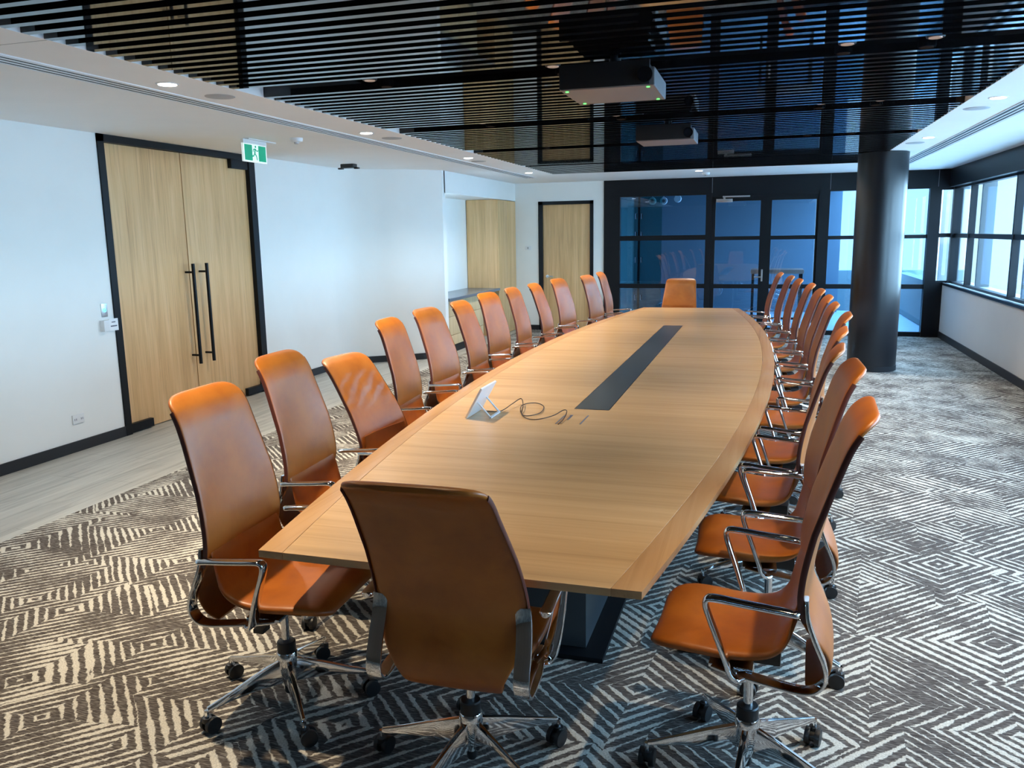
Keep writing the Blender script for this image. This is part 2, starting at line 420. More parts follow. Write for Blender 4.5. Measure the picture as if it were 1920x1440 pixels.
# ------------------------------------------------------------------ lamps
def spot(name, loc, energy, color, size=100, blend=.5, rad=.04, parent=None, aim=None):
    l = bpy.data.lights.new(name, 'SPOT'); l.energy = energy; l.color = color
    l.spot_size = R(size); l.spot_blend = blend; l.shadow_soft_size = rad
    o = bpy.data.objects.new(name, l); COL.objects.link(o); o.location = loc
    if aim:
        d = Vector(aim)-(Vector(loc) + (parent.location if parent else Vector())); o.rotation_euler = d.to_track_quat('-Z','Y').to_euler()
    if parent: o.parent = parent
    return o
WARM = (1.0, .80, .54); PO, PI_ = 190, 20
dl_y = [11.55, 9.03, 6.51, 4.07]
names = ['farthest', 'second farthest', 'second nearest', 'nearest']
for side, x in (('left', -3.23), ('right', 1.47)):
    for i, y in enumerate(dl_y):
        e = empty('downlight', (x, y, T))
        tag(e, '%s small round recessed downlight in the white ceiling strip on the %s' % (names[i], 'double door side' if side == 'left' else 'window side'), 'ceiling light', 'recessed downlights in the white ceiling strips')
        MB().lathe([(.060,-.004),(.063,-.002),(.063,0)], n=24).build('rim', 'whiteplastic', e)
        MB().lathe([(.048,-.0065),(.050,-.004)], n=24).build('lens', 'lamp', e)
        spot('downlight_beam', (0,0,-.02), 125 if x < 0 else 50, (1.0,.98,.93), 145, 1, .04, e)
e = empty('downlight', (-.94, 12.39, T)); tag(e, 'single small downlight in the white ceiling strip before the glass wall', 'ceiling light')
MB().lathe([(.060,-.004),(.063,-.002),(.063,0)], n=24).build('rim', 'whiteplastic', e)
MB().lathe([(.048,-.0065),(.050,-.004)], n=24).build('lens', 'lamp', e)
spot('downlight_beam', (0,0,-.02), 70, (1.0,.98,.93), 145, 1, .04, e)

ordn = ['first', 'second', 'third', 'fourth', 'fifth', 'sixth', 'seventh', 'eighth', 'ninth', 'tenth', 'eleventh', 'twelfth']
ordn = ['first', 'second', 'third', 'fourth', 'fifth', 'sixth', 'seventh', 'eighth', 'ninth', 'tenth', 'eleventh', 'twelfth']
for gi, g in enumerate(GAPS):
    for xi, (x, pw) in enumerate([(-2.22,PO), (-1.13,PI_), (.35,PI_), (.74,PO*.5)]):
        e = empty('spotlight', (x, g, T+.03))
        tag(e, 'black spotlight, %s from the left, in the %s dark ceiling gap from the glass wall' % (ordn[xi], ordn[len(GAPS)-1-gi]), 'spotlight', 'black spotlights in the dark ceiling gaps')
        MB().lathe([(.040,0),(.043,.005),(.043,.09),(.02,.10)], n=18).build('housing', 'black', e)
        MB().lathe([(.030,-.003),(.032,.001)], n=18).build('lens', 'lens', e)
        spot('spotlight_beam', (0,0,-.02), pw, WARM, 96, .85, .025, e)

for (x, y, lab) in [(-3.22,4.53,'round speaker grille in the left ceiling strip, nearest the camera'), (-3.20,6.95,'round speaker grille in the left ceiling strip, middle of three'), (-3.27,9.5,'round speaker grille in the left ceiling strip, farthest'),
                    (1.45,7.03,'round speaker grille in the right ceiling strip, nearer one'), (1.43,9.55,'round speaker grille in the right ceiling strip, farther one')]:
    o = MB().lathe([(.085,-.004),(.09,-.002),(.09,0)], n=28).build('ceiling_speaker', 'grille' if x < 0 else 'grille'); o.location = (x,y,T); tag(o, lab, 'speaker', 'round ceiling speakers')
def smoke(x, y, lab):
    e = empty('smoke_detector', (x, y, T)); tag(e, lab, 'smoke detector', 'smoke detectors')
    MB().lathe([(.040,-.034),(.052,-.028),(.056,-.012),(.056,0)], n=22).build('housing', 'whiteplastic', e)
    MB().lathe([(.016,-.050),(.020,-.046),(.022,-.034)], n=14).build('sensor', 'grille', e)
smoke(-3.95, 6.60, 'white round smoke detector on the ceiling beside the green exit sign')
smoke(-.87, 12.85, 'white round smoke detector on the ceiling before the glass wall')
e = empty('ceiling_sensor', (-4.79, 9.15, T)); tag(e, 'dark flat ceiling-mounted device near the curved white wall corner', 'sensor')
MB().box(-.085,.085,-.05,.05,-.045,0).build('housing', 'plastic', e, bevel=.006)
MB().box(-.135,-.075,-.02,.02,-.058,-.040).build('arm', 'plastic', e, bevel=.004)
MB().box(.075,.135,-.02,.02,-.058,-.040).build('arm', 'plastic', e, bevel=.004)

# exit sign
e = empty('exit_sign', (-4.33, 6.53, T)); tag(e, 'green running man exit sign hanging from the ceiling by the double door', 'exit sign')
MB().box(-.03,.03,-.12,.30,-.010,0).build('mounting_plate', 'whiteplastic', e, bevel=.003)
MB().box(-.014,.014,-.18,.17,-.045,-.010).build('bracket', 'whiteplastic', e, bevel=.003)
MB().box(-.010,.010,-.18,.17,-.198,-.045).build('sign_panel', 'exitwhite', e, bevel=.002)
MB().box(.0102,.0112,-.165,-.052,-.185,-.052).build('green_field', 'green', e, smooth=False)
MB().box(.0102,.0112,.042,.155,-.185,-.052).build('green_field', 'green', e, smooth=False)
rm = MB()   # running figure, drawn facing the viewer on the +X side
def limb(pts, w):
    for a, b in zip(pts, pts[1:]):
        rm.cyl((.0112, a[0], a[1]), (.0112, b[0], b[1]), w, 8)
limb([(-.006,-.088),(-.014,-.120)], .0085)                       # torso
limb([(-.014,-.120),(.006,-.140),(.014,-.168)], .0055)           # front leg
limb([(-.014,-.120),(-.030,-.140),(-.048,-.142)], .0055)         # rear leg
limb([(-.004,-.088),(.014,-.104),(.030,-.098)], .004)            # front arm
limb([(-.006,-.088),(-.028,-.092),(-.034,-.110)], .004)          # rear arm
rm.lathe([(.0085,.0102),(.0085,.0122)], (0,0,0), 14, 'X')
for i in range(len(rm.v)-28, len(rm.v)):
    p = rm.v[i]; rm.v[i] = (p[0], p[1]-.001, p[2]-.072)
rm.v = [(min(max(p[0], .0102), .0125), -.005+(p[1]+.005)*1.18, -.118+(p[2]+.118)*1.18) for p in rm.v]
rm.build('running_figure', 'green', e, smooth=False)

# projectors hanging under the slats
for i, (x0,x1,y0,y1,zb) in enumerate([(-.985,-.525,4.10,4.56,2.335), (-.985,-.545,6.62,7.02,2.345)]):
    e = empty('projector', ((x0+x1)/2, (y0+y1)/2, zb)); w=(x1-x0)/2; d=(y1-y0)/2
    tag(e, 'flat grey ceiling projector with green lights, nearer the camera' if i == 0 else 'flat grey ceiling projector farther away, above the middle of the table', 'projector', 'ceiling projectors')
    MB().box(-w,w,-d,d,0,.085).build('casing', 'projgrey', e, bevel=.010, seg=3)
    MB().box(-w-.002,w-.025,-d-.004,-d+.02,.006,.12).build('front_grille', 'plastic', e, bevel=.003)
    MB().box(-w*.8,w*.8,-d*.6,d*.6,.085,.13).build('mount', 'black', e, bevel=.004)
    MB().cyl((0,0,.12),(0,0,.30),.03).build('pole', 'black', e)
    MB().lathe([(.036,-d-.016),(.036,-d+.002)], (w*.80,0,.050), 20, 'Y').build('lens', 'screen', e)
    if i == 0:
        for (a, b) in [(-w+.03,-d+.03),(w-.035,-d+.03),(-w+.035,d-.035),(w-.035,d-.04)]:
            MB().lathe([(.008,-.003),(.008,.001)], (a,b,0), 10).build('indicator_light', 'led', e)

# ------------------------------------------------------------------ left double door
d = empty('door_1', (XL, 6.68, 0)); d['kind'] = 'structure'
MB().box(-.10,.014,-1.05,-.98,0,ZC).box(-.10,.014,1.02,1.12,0,ZC).box(-.10,.014,-1.05,1.12,2.45,ZC).build('door_frame', 'black', d, smooth=False)
for s, (a, b) in ((-1, (-.98,-.006)), (1, (.006,1.02))):
    lf = MB().box(-.075,-.035,a,b,.008,2.447).build('door_leaf', 'oakdoor', d, bevel=.0015)
    yb = -.055 if s < 0 else .145
    h = MB().cyl((.055,yb,.48),(.055,yb,1.43),.016,16)
    h.cyl((-.035,yb-.0,.56),(.055,yb,.56),.010).cyl((-.035,yb,1.35),(.055,yb,1.35),.010)
    h.build('pull_handle', 'black', lf)
MB().box(-.035,.005,-.98,-.70,.012,.085).build('floor_guide', 'black', d, smooth=False)
MB().box(-.035,.005,.74,1.02,.012,.085).build('floor_guide', 'black', d, smooth=False)
MB().box(-.035,.010,.72,1.00,2.36,2.45).build('door_closer', 'black', d, bevel=.003)
S(MB().box(XL-.25, XL-.10, 5.63, 7.80, 0, ZC), 'wall_behind_door', 'blackmatte', smooth=False)

# wall fittings, left
e = empty('exit_button', (XL, 5.53, 1.09)); tag(e, 'steel door release plate with a glowing blue button left of the double door', 'switch')
MB().box(0,.006,-.032,.032,-.055,.055).build('plate', 'steel', e, bevel=.002)
MB().lathe([(.017,.006),(.015,.012)], n=18, axis='X').build('button', 'bluelight', e)
MB().lathe([(.004,.012),(.004,.014)], n=10, axis='X').build('key_mark', 'ink', e)
o = MB().box(0,.045,-.030,.030,-.045,.045).build('card_reader', 'whiteplastic', bevel=.006); o.location = (XL, 5.50, .965)
tag(o, 'small pale box fixed to the wall below the blue door button', 'card reader')
e = empty('paper_note', (XL+.02, 5.60, .965)); tag(e, 'small white paper note with two lines of print by the door frame', 'note')
MB().box(-.001,.001,-.05,.05,-.05,.05).build('sheet', 'paper', e, smooth=False)
MB().box(.001,.0018,-.022,.020,.018,.026).box(.001,.0018,-.035,.035,-.016,-.006).build('print', 'ink', e, smooth=False)
e = empty('power_outlet', (XL, 5.14, .26)); tag(e, 'white double power outlet low on the wall left of the double door', 'power outlet')
MB().box(0,.010,-.058,.058,-.036,.036).build('plate', 'whiteplastic', e, bevel=.003)
for s in (-1,1):
    MB().box(.010,.0112,s*.032-.010,s*.032-.006,-.010,.006).box(.010,.0112,s*.032+.006,s*.032+.010,-.010,.006).build('socket', 'ink', e, smooth=False)

# ------------------------------------------------------------------ niche joinery
e = empty('tall_cabinet', (-4.42, 13.45, 0)); tag(e, 'tall oak cupboard filling the right end of the alcove', 'cabinet')
MB().box(-.27,.25,-.50,.497,0,2.215).build('body', 'oakdoor', e, bevel=.002)
MB().box(.252,.270,-.50,-.004,.01,2.21).build('door', 'oakdoor', e, bevel=.002)
MB().box(.252,.270,.002,.495,.01,2.21).build('door', 'oakdoor', e, bevel=.002)
o = MB().box(-4.698,-4.13,10.645,12.945,.755,.795).build('countertop', 'stone', bevel=.003)
tag(o, 'dark grey stone counter top across the alcove drawers', 'countertop')
e = empty('drawer_unit', (-4.42, 11.35, 0)); tag(e, 'pale oak drawer unit under the grey alcove counter', 'drawers')
MB().box(-.27,.22,-.70,.85,.12,.754).build('body', 'drawer', e, smooth=False)
MB().box(-.27,.19,-.70,.85,0,.12).build('plinth', 'black', e, smooth=False)
for k, (z0, z1) in enumerate([(.125,.262),(.268,.528),(.534,.752)]):
    for (a, b) in ((-.698,.072),(.078,.848)):
        MB().box(.222,.240,a,b,z0,z1).build('drawer', 'drawer', e, bevel=.0015)

# back wall door
d = empty('door_2', (-3.26, YB, 0)); d['kind'] = 'structure'
MB().box(-.48,-.405,-.012,.10,0,2.20).box(.42,.48,-.012,.10,0,2.20).box(-.48,.48,-.012,.10,2.145,2.20).build('door_frame', 'black', d, smooth=False)
lf = MB().box(-.405,.42,.03,.07,.008,2.143).build('door_leaf', 'oakdoor', d, bevel=.0015)
h = MB().lathe([(.026,.0),(.026,.008)], (-.335,.022,.93), 16, 'Y'); h.cyl((-.335,.022,.93),(-.335,-.02,.93),.009); h.cyl((-.335,-.02,.93),(-.225,-.02,.93),.009)
h.build('lever_handle', 'steel', lf)
S(MB().box(-3.74,-2.78,YB+.10,YB+.2,0,2.2), 'wall_behind_back_door', 'blackmatte', smooth=False)
e = empty('light_switch', (-3.93, YB, 1.42)); tag(e, 'white light switch plate between the oak cupboard and the single door', 'switch')
MB().box(-.055,.060,-.010,0,-.036,.036).build('plate', 'whiteplastic', e, bevel=.003)
MB().box(-.012,.012,-.014,-.010,-.016,.016).build('rocker', 'grille', e, bevel=.001)

# ------------------------------------------------------------------ glazed wall at the far end
F = 'black'
S(MB().box(-2.60,2.78,YB-.02,YB+.10,2.24,ZC+.02), 'wall_glazed_header', F, smooth=False)
sm = MB()
for x in (-.84, .94, 2.45): sm.box(x-.002,x+.002,YB-.0215,YB-.02,2.26,2.50)
S(sm, 'trim_4', 'slotmid', smooth=False)
fr = MB()
fr.box(-2.60,-2.33,YB-.02,YB+.10,0,2.24)
fr.box(-.93,-.84,YB-.04,YB+.10,0,2.24).box(.78,.94,YB-.04,YB+.10,0,2.24).box(2.345,2.50,YB-.04,YB+.10,0,2.24)
fr.box(-.84,.78,YB-.02,YB+.10,2.20,2.24).box(2.50,2.62,YB-.03,YB+.10,0,.84)
S(fr, 'trim_5', F, smooth=False)
def bay(n, x0, x1, zs, glass):
    w = empty('window_%d' % n, (x0, YB+.03, 0)); w['kind'] = 'structure'
    f = MB()
    for z0, z1 in zs: f.box(0, x1-x0, -.04, .04, z0, z1)
    f.build('window_frame', F, w, smooth=False)
    MB().box(0, x1-x0, -.004, .004, zs[0][1], zs[-1][0]).build('glass_pane', glass, w, smooth=False)
    return w
bay(1, -2.33, -.93, [(0,.07),(.735,.805),(1.52,1.60),(2.235,2.245)], 'blueglass')
bay(2, .94, 2.345, [(0,.07),(.735,.805),(1.50,1.555),(2.235,2.245)], 'blueglass')
for i, (x0, x1) in enumerate(((-.84,.0),(.0,.78))):
    w = empty('door_%d' % (3+i), (x0, YB+.03, 0)); w['kind'] = 'structure'; W = x1-x0
    f = MB().box(0,.06 if i == 0 else .085,-.035,.035,0,2.20).box(W-(.085 if i == 0 else .03),W,-.035,.035,0,2.20)
    for z0, z1 in ((0,.10),(.735,.80),(1.51,1.57),(2.125,2.20)): f.box(.03,W-.03,-.034,.034,z0,z1)
    f.build('door_frame', F, w, smooth=False)
    MB().box(.05,W-.04,-.004,.004,.08,2.13).build('glass_pane', 'blueglass', w, smooth=False)
    if i == 0:
        MB().box(W-.045,W-.018,-.045,-.036,.85,1.04).build('lock_plate', 'steel', w, bevel=.002)
        h = MB().cyl((W-.03,-.04,.92),(W-.03,-.085,.92),.010); h.cyl((W-.03,-.085,.92),(W-.15,-.085,.92),.010)
        h.build('lever_handle', 'steel', w)
e = empty('door_closer', (-.52, YB-.03, 2.16)); tag(e, 'silver door closer above the left glass door leaf', 'door closer')
MB().box(-.25,.0,-.05,.025,-.05,.0).build('body', 'steel', e, bevel=.004)
MB().box(-.15,.27,-.075,-.055,.022,.045).build('arm', 'steel', e, bevel=.003)
MB().box(-.14,-.11,-.075,-.03,-.01,.03).build('pivot', 'steel', e, bevel=.002)

# side windows along the right
MU = [12.95, 10.75, 8.55, 6.35, 4.15, 1.45]
fr = MB().box(2.69,2.77,YN,YB,.83,.86).box(2.70,2.76,YN,YB,1.505,1.565).box(2.69,2.77,YN,YB,2.22,2.25).box(2.66,2.78,YB-.07,YB+.02,.83,2.25)
S(fr, 'trim_6', F, smooth=False)
edges = [YB-.07]+MU
for i in range(len(edges)-1):
    a, b = edges[i+1], edges[i]
    w = empty('window_%d' % (3+i), (2.73, a, .83)); w['kind'] = 'structure'
    MB().box(-.04,.04,-.025,.025,.0,1.42).build('window_frame', F, w, smooth=False)
    MB().box(-.003,.003,0,b-a,.02,1.40).build('glass_pane', 'glass', w, smooth=False)
w = empty('window_12', (2.50, YB+.03, .83)); w['kind'] = 'structure'
MB().box(0,.20,-.03,.03,0,.03).box(0,.20,-.03,.03,.68,.74).box(0,.20,-.03,.03,1.38,1.42).build('window_frame', F, w, smooth=False)
MB().box(0,.20,-.003,.003,.02,1.40).build('glass_pane', 'glass', w, smooth=False)
for i, y in enumerate([15.6, 14.55]+MU):
    o = MB().box(2.83,3.00,y-.03,y+.03,-4.0,2.9).build('exterior_fin', 'fin', bevel=.004)
    tag(o, 'tall grey metal fin outside the side windows, %s from the far end' % ordn[i], 'facade fin', 'grey fins outside the side windows')

# column
e = empty('column', (1.27, 10.60, 0)); e['kind'] = 'structure'
MB().lathe([(.272,0),(.272,2.505)], n=64).build('shaft', 'column', e)
MB().lathe([(.276,0),(.276,.06)], n=64).build('base_ring', 'blackmatte', e)

# ------------------------------------------------------------------ room behind the glass
S(MB().box(-2.9,3.6,YB+.1,18.6,-.1,-.01), 'floor_beyond', 'roomfloor', smooth=False)
S(MB().box(-2.9,1.45,18.0,18.2,0,2.8).box(-2.9,-2.7,YB+.2,18.0,0,2.8), 'wall_beyond', 'blueroom', smooth=False)
S(MB().box(-2.9,1.45,YB+.1,18.2,2.6,2.8), 'ceiling_beyond', 'blueroom', smooth=False)
S(MB().box(2.6,2.78,YB+.12,19.2,0,.78), 'wall_terrace', 'cyanwall', smooth=False)
S(MB().box(1.45,3.6,18.4,18.6,-.1,.82), 'wall_terrace_end', 'cyanwall', smooth=False)
e = empty('high_table', (.23, 16.1, 0)); tag(e, 'high table with brown top and black legs behind the glass doors', 'table')
MB().box(-.46,.46,-.35,.35,.88,.95).build('table_top', 'walnut', e, bevel=.004)
for sx in (-1,1):
    for sy in (-1,1):
        MB().box(sx*.42-.02,sx*.42+.02,sy*.31-.02,sy*.31+.02,0,.88).build('leg', 'black', e, bevel=.002)
MB().box(-.42,.42,-.325,-.295,.05,.09).build('stretcher', 'black', e, bevel=.002)
for i, (x, z) in enumerate([(-2.06,2.235),(-1.85,2.232),(-1.59,2.265)]):
    e = empty('ceiling_fitting', (x, 16.0, z)); tag(e, 'white round fitting near the ceiling behind the glass, %s' % ('leftmost of three','middle of three','rightmost of three')[i], 'light fitting', 'white round fittings behind the glass')
    MB().lathe([(.06,-.02),(.07,0),(.07,.03),(.02,.04)], n=20, axis='Y').build('housing', 'whiteplastic', e)
    if i < 2: MB().lathe([(.03,-.024),(.034,-.018)], n=16, axis='Y').build('lens', 'ink', e)
    MB().cyl((0,.01,.04),(0,.01,2.6-z),.008,8).build('stem', 'whiteplastic', e)
# glass cupboard with bright hinges on the left
e = empty('glass_partition', (-2.25, 15.6, 0)); tag(e, 'green glass partition with steel hinges behind the left glazed bay', 'glass partition')
MB().box(-.42,-.02,0,.012,0,2.3).build('glass_panel', 'greenglass', e, smooth=False)
MB().box(.02,.42,0,.012,0,2.3).build('glass_panel', 'greenglass', e, smooth=False)
MB().box(-.02,.02,-.01,.03,0,2.35).build('post', 'black', e, smooth=False)
for z in (.45,1.15,1.62,1.95):
    for s in (-1,1):
        MB().box(s*.055-.016,s*.055+.016,-.02,.03,z-.05,z+.05).build('hinge', 'chrome', e, bevel=.004)
# ------------------------------------------------------------------ outside
S(MB().box(3.0,90,-60,110,-4.2,-4.0), 'ground_outside', 'extground', smooth=False)
e = empty('office_building', (20, 62, -4)); tag(e, 'bright white office building with pale blue windows across the street', 'building')
MB().box(-12,20,0,14,0,22).build('wall', 'extwhite', e, smooth=False)
for i in range(6):
    for k in range(4):
        if k == 0 and i < 3: continue
        MB().box(-10.5+i*4.2,-7.6+i*4.2,-.08,.02,1.6+k*4.2,4.2+k*4.2).build('window', 'extglass', e, smooth=False)
e = empty('brick_house', (15.5, 38, -4)); tag(e, 'low white house with red brown roof outside the side windows', 'building')
MB().box(-4,9,0,8,0,3.2).build('wall', 'extwhite', e, smooth=False)
MB().prism([(-4.4,-.4),(9.4,-.4),(9.4,8.4),(-4.4,8.4)], 3.2, 3.5).build('eaves', 'extwhite', e, smooth=False)
rf = MB(); rf.add([(-4.4,-.4,3.5),(9.4,-.4,3.5),(9.4,8.4,3.5),(-4.4,8.4,3.5),(-1,4,5.0),(6,4,5.0)], [(0,1,5,4),(1,2,5),(2,3,4,5),(3,0,4),(3,2,1,0)])
rf.build('roof', 'extroof', e, smooth=False)
e = empty('pale_building', (3.2, 30, -4)); tag(e, 'plain pale building seen beyond the terrace through the far glass', 'building')
MB().box(-6,5,0,6,0,14).build('wall', 'extgrey', e, smooth=False)
MB().box(-5,4,-.06,.02,7.2,7.3).box(-5,4,-.06,.02,3.0,3.1).build('joint', 'fin', e, smooth=False)

# ------------------------------------------------------------------ table
TZ = .69; TX = -.885; TY0, TY1 = 2.11, 10.81; TM = (TY0+TY1)/2; HL = (TY1-TY0)/2
def hw(y): return .600+.385*(1-((y-TM)/HL)**2)
tb = empty('conference_table', (TX, TM, 0)); tag(tb, 'very long boat-shaped oak conference table with dark centre strip', 'table')
NS = 48; Y = [TY0+(TY1-TY0)*i/NS for i in range(NS+1)]
BW = .085; MG = .0012
# top field with hole-free strip left for the inlay: the inlay lid sits .6 mm proud
pl = [(hw(y)-BW-MG, y-TM) for y in Y]; pr = [(-a, b) for a, b in reversed(pl)]
MB().prism(pl+pr, TZ-.024, TZ).build('table_top', 'oaktable', tb, bevel=.0008, seg=1)
for s in (-1,1):
    a = [(s*hw(y), y-TM) for y in Y]; b = [(s*(hw(y)-BW), y-TM) for y in reversed(Y)]
    MB().prism(a+b, TZ-.024, TZ).build('edge_border', 'oakedge', tb, bevel=.0015, seg=2)
MB().box(-.095,.095,4.40-TM,8.70-TM,TZ-.002,TZ+.0010).build('inlay_strip', 'inlay', tb, smooth=False)
MB().box(-.0985,.0985,4.3965-TM,8.7035-TM,TZ-.002,TZ+.0004).build('inlay_edge', 'black', tb, smooth=False)
for k, y in enumerate((3.55, 6.46, 9.35)):
    MB().box(-.26,.26,y-.55-TM,y+.55-TM,.02,.62).build('pedestal', 'inlay', tb, bevel=.004)
    MB().box(-.34,.34,y-.62-TM,y+.62-TM,0,.02).build('base_plate', 'black', tb, bevel=.003)
MB().box(-.05,.05,TY0+.35-TM,TY1-.35-TM,.60,TZ-.024).build('beam', 'black', tb, smooth=False)
# cable ports
def port(x, y, lab, open_):
    e = empty('cable_port', (x, y, TZ+.0006)); tag(e, lab, 'cable port', 'cable ports in the table top')
    MB().box(-.004,.004,-.105,.105,-.001,.0006).build('slot', 'ink', e, smooth=False)
    if open_:
        MB().box(.034,.042,.0,.105,-.001,.0008).build('slot', 'ink', e, smooth=False)
        MB().box(.006,.032,-.10,.10,-.001,.0014).build('lid', 'oakedge', e, smooth=False)
        MB().box(.026,.044,.093,.107,.0008,.0025).build('hinge', 'ink', e, smooth=False)
port(-.995, 4.12, 'open cable port slot in the table top with the cable going in', True)
port(-.872, 4.14, 'closed thin cable slot in the table top right of the open one', False)
# touch panel on its stand
e = empty('touch_panel', (-1.42, 4.14, TZ)); tag(e, 'white touch panel leaning on its wire stand on the table', 'tablet')
a = Vector((-.062,0,.001)); b = Vector((.030,0,.165)); dx = (b-a)
nrm = Vector((-dx.z,0,dx.x)).normalized()
p = MB(); hy = .125
vs = []
for yy in (-hy, hy):
    for q, th in ((a,.012),(a,0),(b,0),(b,.012)):
        pass
for yy in (-hy, hy): vs += [a+Vector((0,yy,0)), b+Vector((0,yy,0)), b+Vector((0,yy,0))+nrm*.012, a+Vector((0,yy,0))+nrm*.012]
p.add(vs, [(0,1,2,3),(7,6,5,4),(0,4,5,1),(1,5,6,2),(2,6,7,3),(3,7,4,0)])
p.build('casing', 'tabletwhite', e, bevel=.004)
p = MB(); c0 = a+dx*.06+nrm*.0125; c1 = a+dx*.94+nrm*.0125; vs = []
for yy in (-hy+.01, hy-.01): vs += [c0+Vector((0,yy,0)), c1+Vector((0,yy,0)), c1+Vector((0,yy,0))+nrm*.001, c0+Vector((0,yy,0))+nrm*.001]
p.add(vs, [(0,1,2,3),(7,6,5,4),(0,4,5,1),(1,5,6,2),(2,6,7,3),(3,7,4,0)])
p.build('screen', 'screen', e, smooth=False)
p = MB()
for yy in (-.075,.075): p.sweep([(-.016,yy,.085),(.02,yy,.045),(.055,yy,.006)], .007, .004, 8)
p.box(.049,.061,-.08,.08,0,.008)
p.build('stand', 'tabletwhite', e, bevel=0)
# cable lying on the table
def curve_tube(name, pts, r, m):
    p = MB(); P = spline(pts, 8); p.sweep(P, r, r, 8, 2.0, side=Vector((.31,.22,.92))); return p.build(name, m)

# ------------------------------------------------------------------ chair
def sag_at(z): return .026*min(1,max(0,(z-.40)/.2))*(1-min(1,max(0,(z-.82)/.20)))
def chair_proto():
    c = empty('conference_chair', (0,0,0))
    UP = []      # parts that ride on the gas lift
    # seat: pad that curves up into the waist of the back
    pts = [(-.156,.690,.198,.003),(-.147,.642,.204,.005),(-.132,.585,.212,.007),(-.110,.510,.214,.010),(-.080,.468,.212,.016),(-.030,.447,.212,.021),(.050,.441,.217,.023),
           (.130,.446,.220,.024),(.190,.448,.217,.024),(.232,.443,.205,.022),(.256,.432,.180,.018),(.268,.422,.150,.010)]
    P = spline(pts, 5)
    s = MB().sweep([(x,0,z) for x,z,w,t in P], [w for x,z,w,t in P], [t for x,z,w,t in P], n=28, expo=3.2, sag=[max(.010, sag_at(z)) if z > .52 else .010 for x,z,w,t in P])
    UP.append(s.build('seat', 'leather', c, ang=60))
    # backrest: leather shell from the rear bulge to the rolled top
    pts = [(-.150,.352,.140,.007),(-.188,.372,.146,.008),(-.210,.410,.156,.008),(-.212,.455,.176,.008),(-.192,.510,.205,.009),(-.162,.570,.224,.010),(-.147,.625,.230,.011),
           (-.152,.700,.228,.011),(-.175,.800,.221,.011),(-.205,.900,.212,.011),(-.232,.985,.204,.011),(-.250,1.035,.201,.012),(-.274,1.078,.197,.013),(-.294,1.100,.189,.013),(-.310,1.112,.174,.013),(-.322,1.119,.150,.011),(-.330,1.122,.118,.007)]
    P = spline(pts, 5)
    b = MB().sweep([(x,0,z) for x,z,w,t in P], [w for x,z,w,t in P], [t for x,z,w,t in P], n=32, expo=3.6, sag=[-sag_at(z) for x,z,w,t in P])
    back = b.build('backrest', 'leather', c, ang=60); UP.append(back)
    # dark piped edge down each side of the back
    for sg in (-1,1):
        Pq = [(x+.5*sag_at(z)-.004, sg*(w+.0006), z-.0) for x,z,w,t in P if .57 < z < 1.085]
        q = MB().sweep(Pq, .0022, .0085, 8, 2.6)
        q.build('piping', 'piping', back, ang=60)
    # chromed side frames
    for sg in (-1,1):
        y = sg*.222
        pts = [(.085,y*.86,.405),(.02,y*.95,.400),(-.07,y,.392),(-.140,y,.384),(-.182,y,.392),(-.207,y,.425),(-.203,y,.470),(-.178,y,.530),(-.157,y*.985,.590),(-.151,y*.965,.645)]
        P2 = spline(pts, 5)
        UP.append(MB().sweep(P2, .024, .006, 12, 4.0).build('side_frame', 'chrome', c, ang=50))
    cb = MB().box(-.02,.10,-.20,.20,.398,.410)
    UP.append(cb.build('cross_bar', 'chrome', c, bevel=.003))
    # arms
    for sg in (-1,1):
        y = sg*.273
        pts = [(-.135,y,.622),(-.10,y,.626),(0,y,.633),(.070,y,.639),(.098,y,.637),(.104,y,.620),(.094,y*.99,.585),(.070,y*.97,.520),(.046,y*.93,.450),(.036,y*.90,.418),(.022,y*.84,.400),(.0,y*.76,.397)]
        P3 = spline(pts, 5); n3 = len(P3)
        ww = [.0185 if p[2] > .6 else .0185+.008*(.6-p[2])/.2 for p in P3]; ww[0] = .010; ww[1] = .015
        UP.append(MB().sweep(P3, ww, .0085, 12, 2.6).build('armrest', 'chrome', c, ang=60))
    # mechanism
    m = MB().box(-.09,.10,-.055,.055,.352,.400)
    mech = m.build('tilt_mechanism', 'plastic', c, bevel=.008); UP.append(mech)
    l = MB().cyl((.03,-.05,.375),(.03,-.175,.370),.005,8); l.box(.012,.048,-.215,-.17,.362,.376)
    l.build('lever', 'plastic', mech)
    # gas column, hub
    MB().lathe([(.0145,.20),(.0145,.397)], n=18).build('gas_column', 'chrome', c)
    MB().lathe([(.030,.185),(.033,.187),(.033,.226),(.030,.230),(.0160,.231)], n=22).build('collar', 'plastic', c)
    MB().lathe([(.014,.045),(.016,.06),(.026,.085),(.034,.10),(.037,.13),(.037,.185),(.034,.190)], n=24).build('hub', 'chrome', c)
    MB().lathe([(.012,.028),(.016,.034),(.016,.062)], n=16).build('hub_cap', 'plastic', c)
    for k in range(5):
        a = 2*PI*k/5; ca, sa = math.cos(a), math.sin(a)
        vs = []
        for r, w, z0, z1 in ((.030,.017,.080,.165),(.12,.014,.088,.142),(.22,.011,.086,.112),(.300,.009,.078,.092)):
            vs += [(r,-w,z0),(r,w,z0),(r,w*.55,z1),(r,-w*.55,z1)]
        vs = [(x*ca-y*sa, x*sa+y*ca, z) for x,y,z in vs]
        fs = [(3,2,1,0),(12,13,14,15)]
        for i in range(3):
            for j in range(4): fs.append((i*4+j, i*4+(j+1)%4, (i+1)*4+(j+1)%4, (i+1)*4+j))
        q = MB(); q.add(vs, fs); leg = q.build('base_leg', 'chrome', c, bevel=.003, ang=40)
        cx, cy = .303*ca, .303*sa
        w = MB(); b2 = a+[.5,-.9,1.3,.2,-1.6][k]; u = Vector((math.cos(b2), math.sin(b2), 0)); v = Vector((-u.y, u.x, 0))
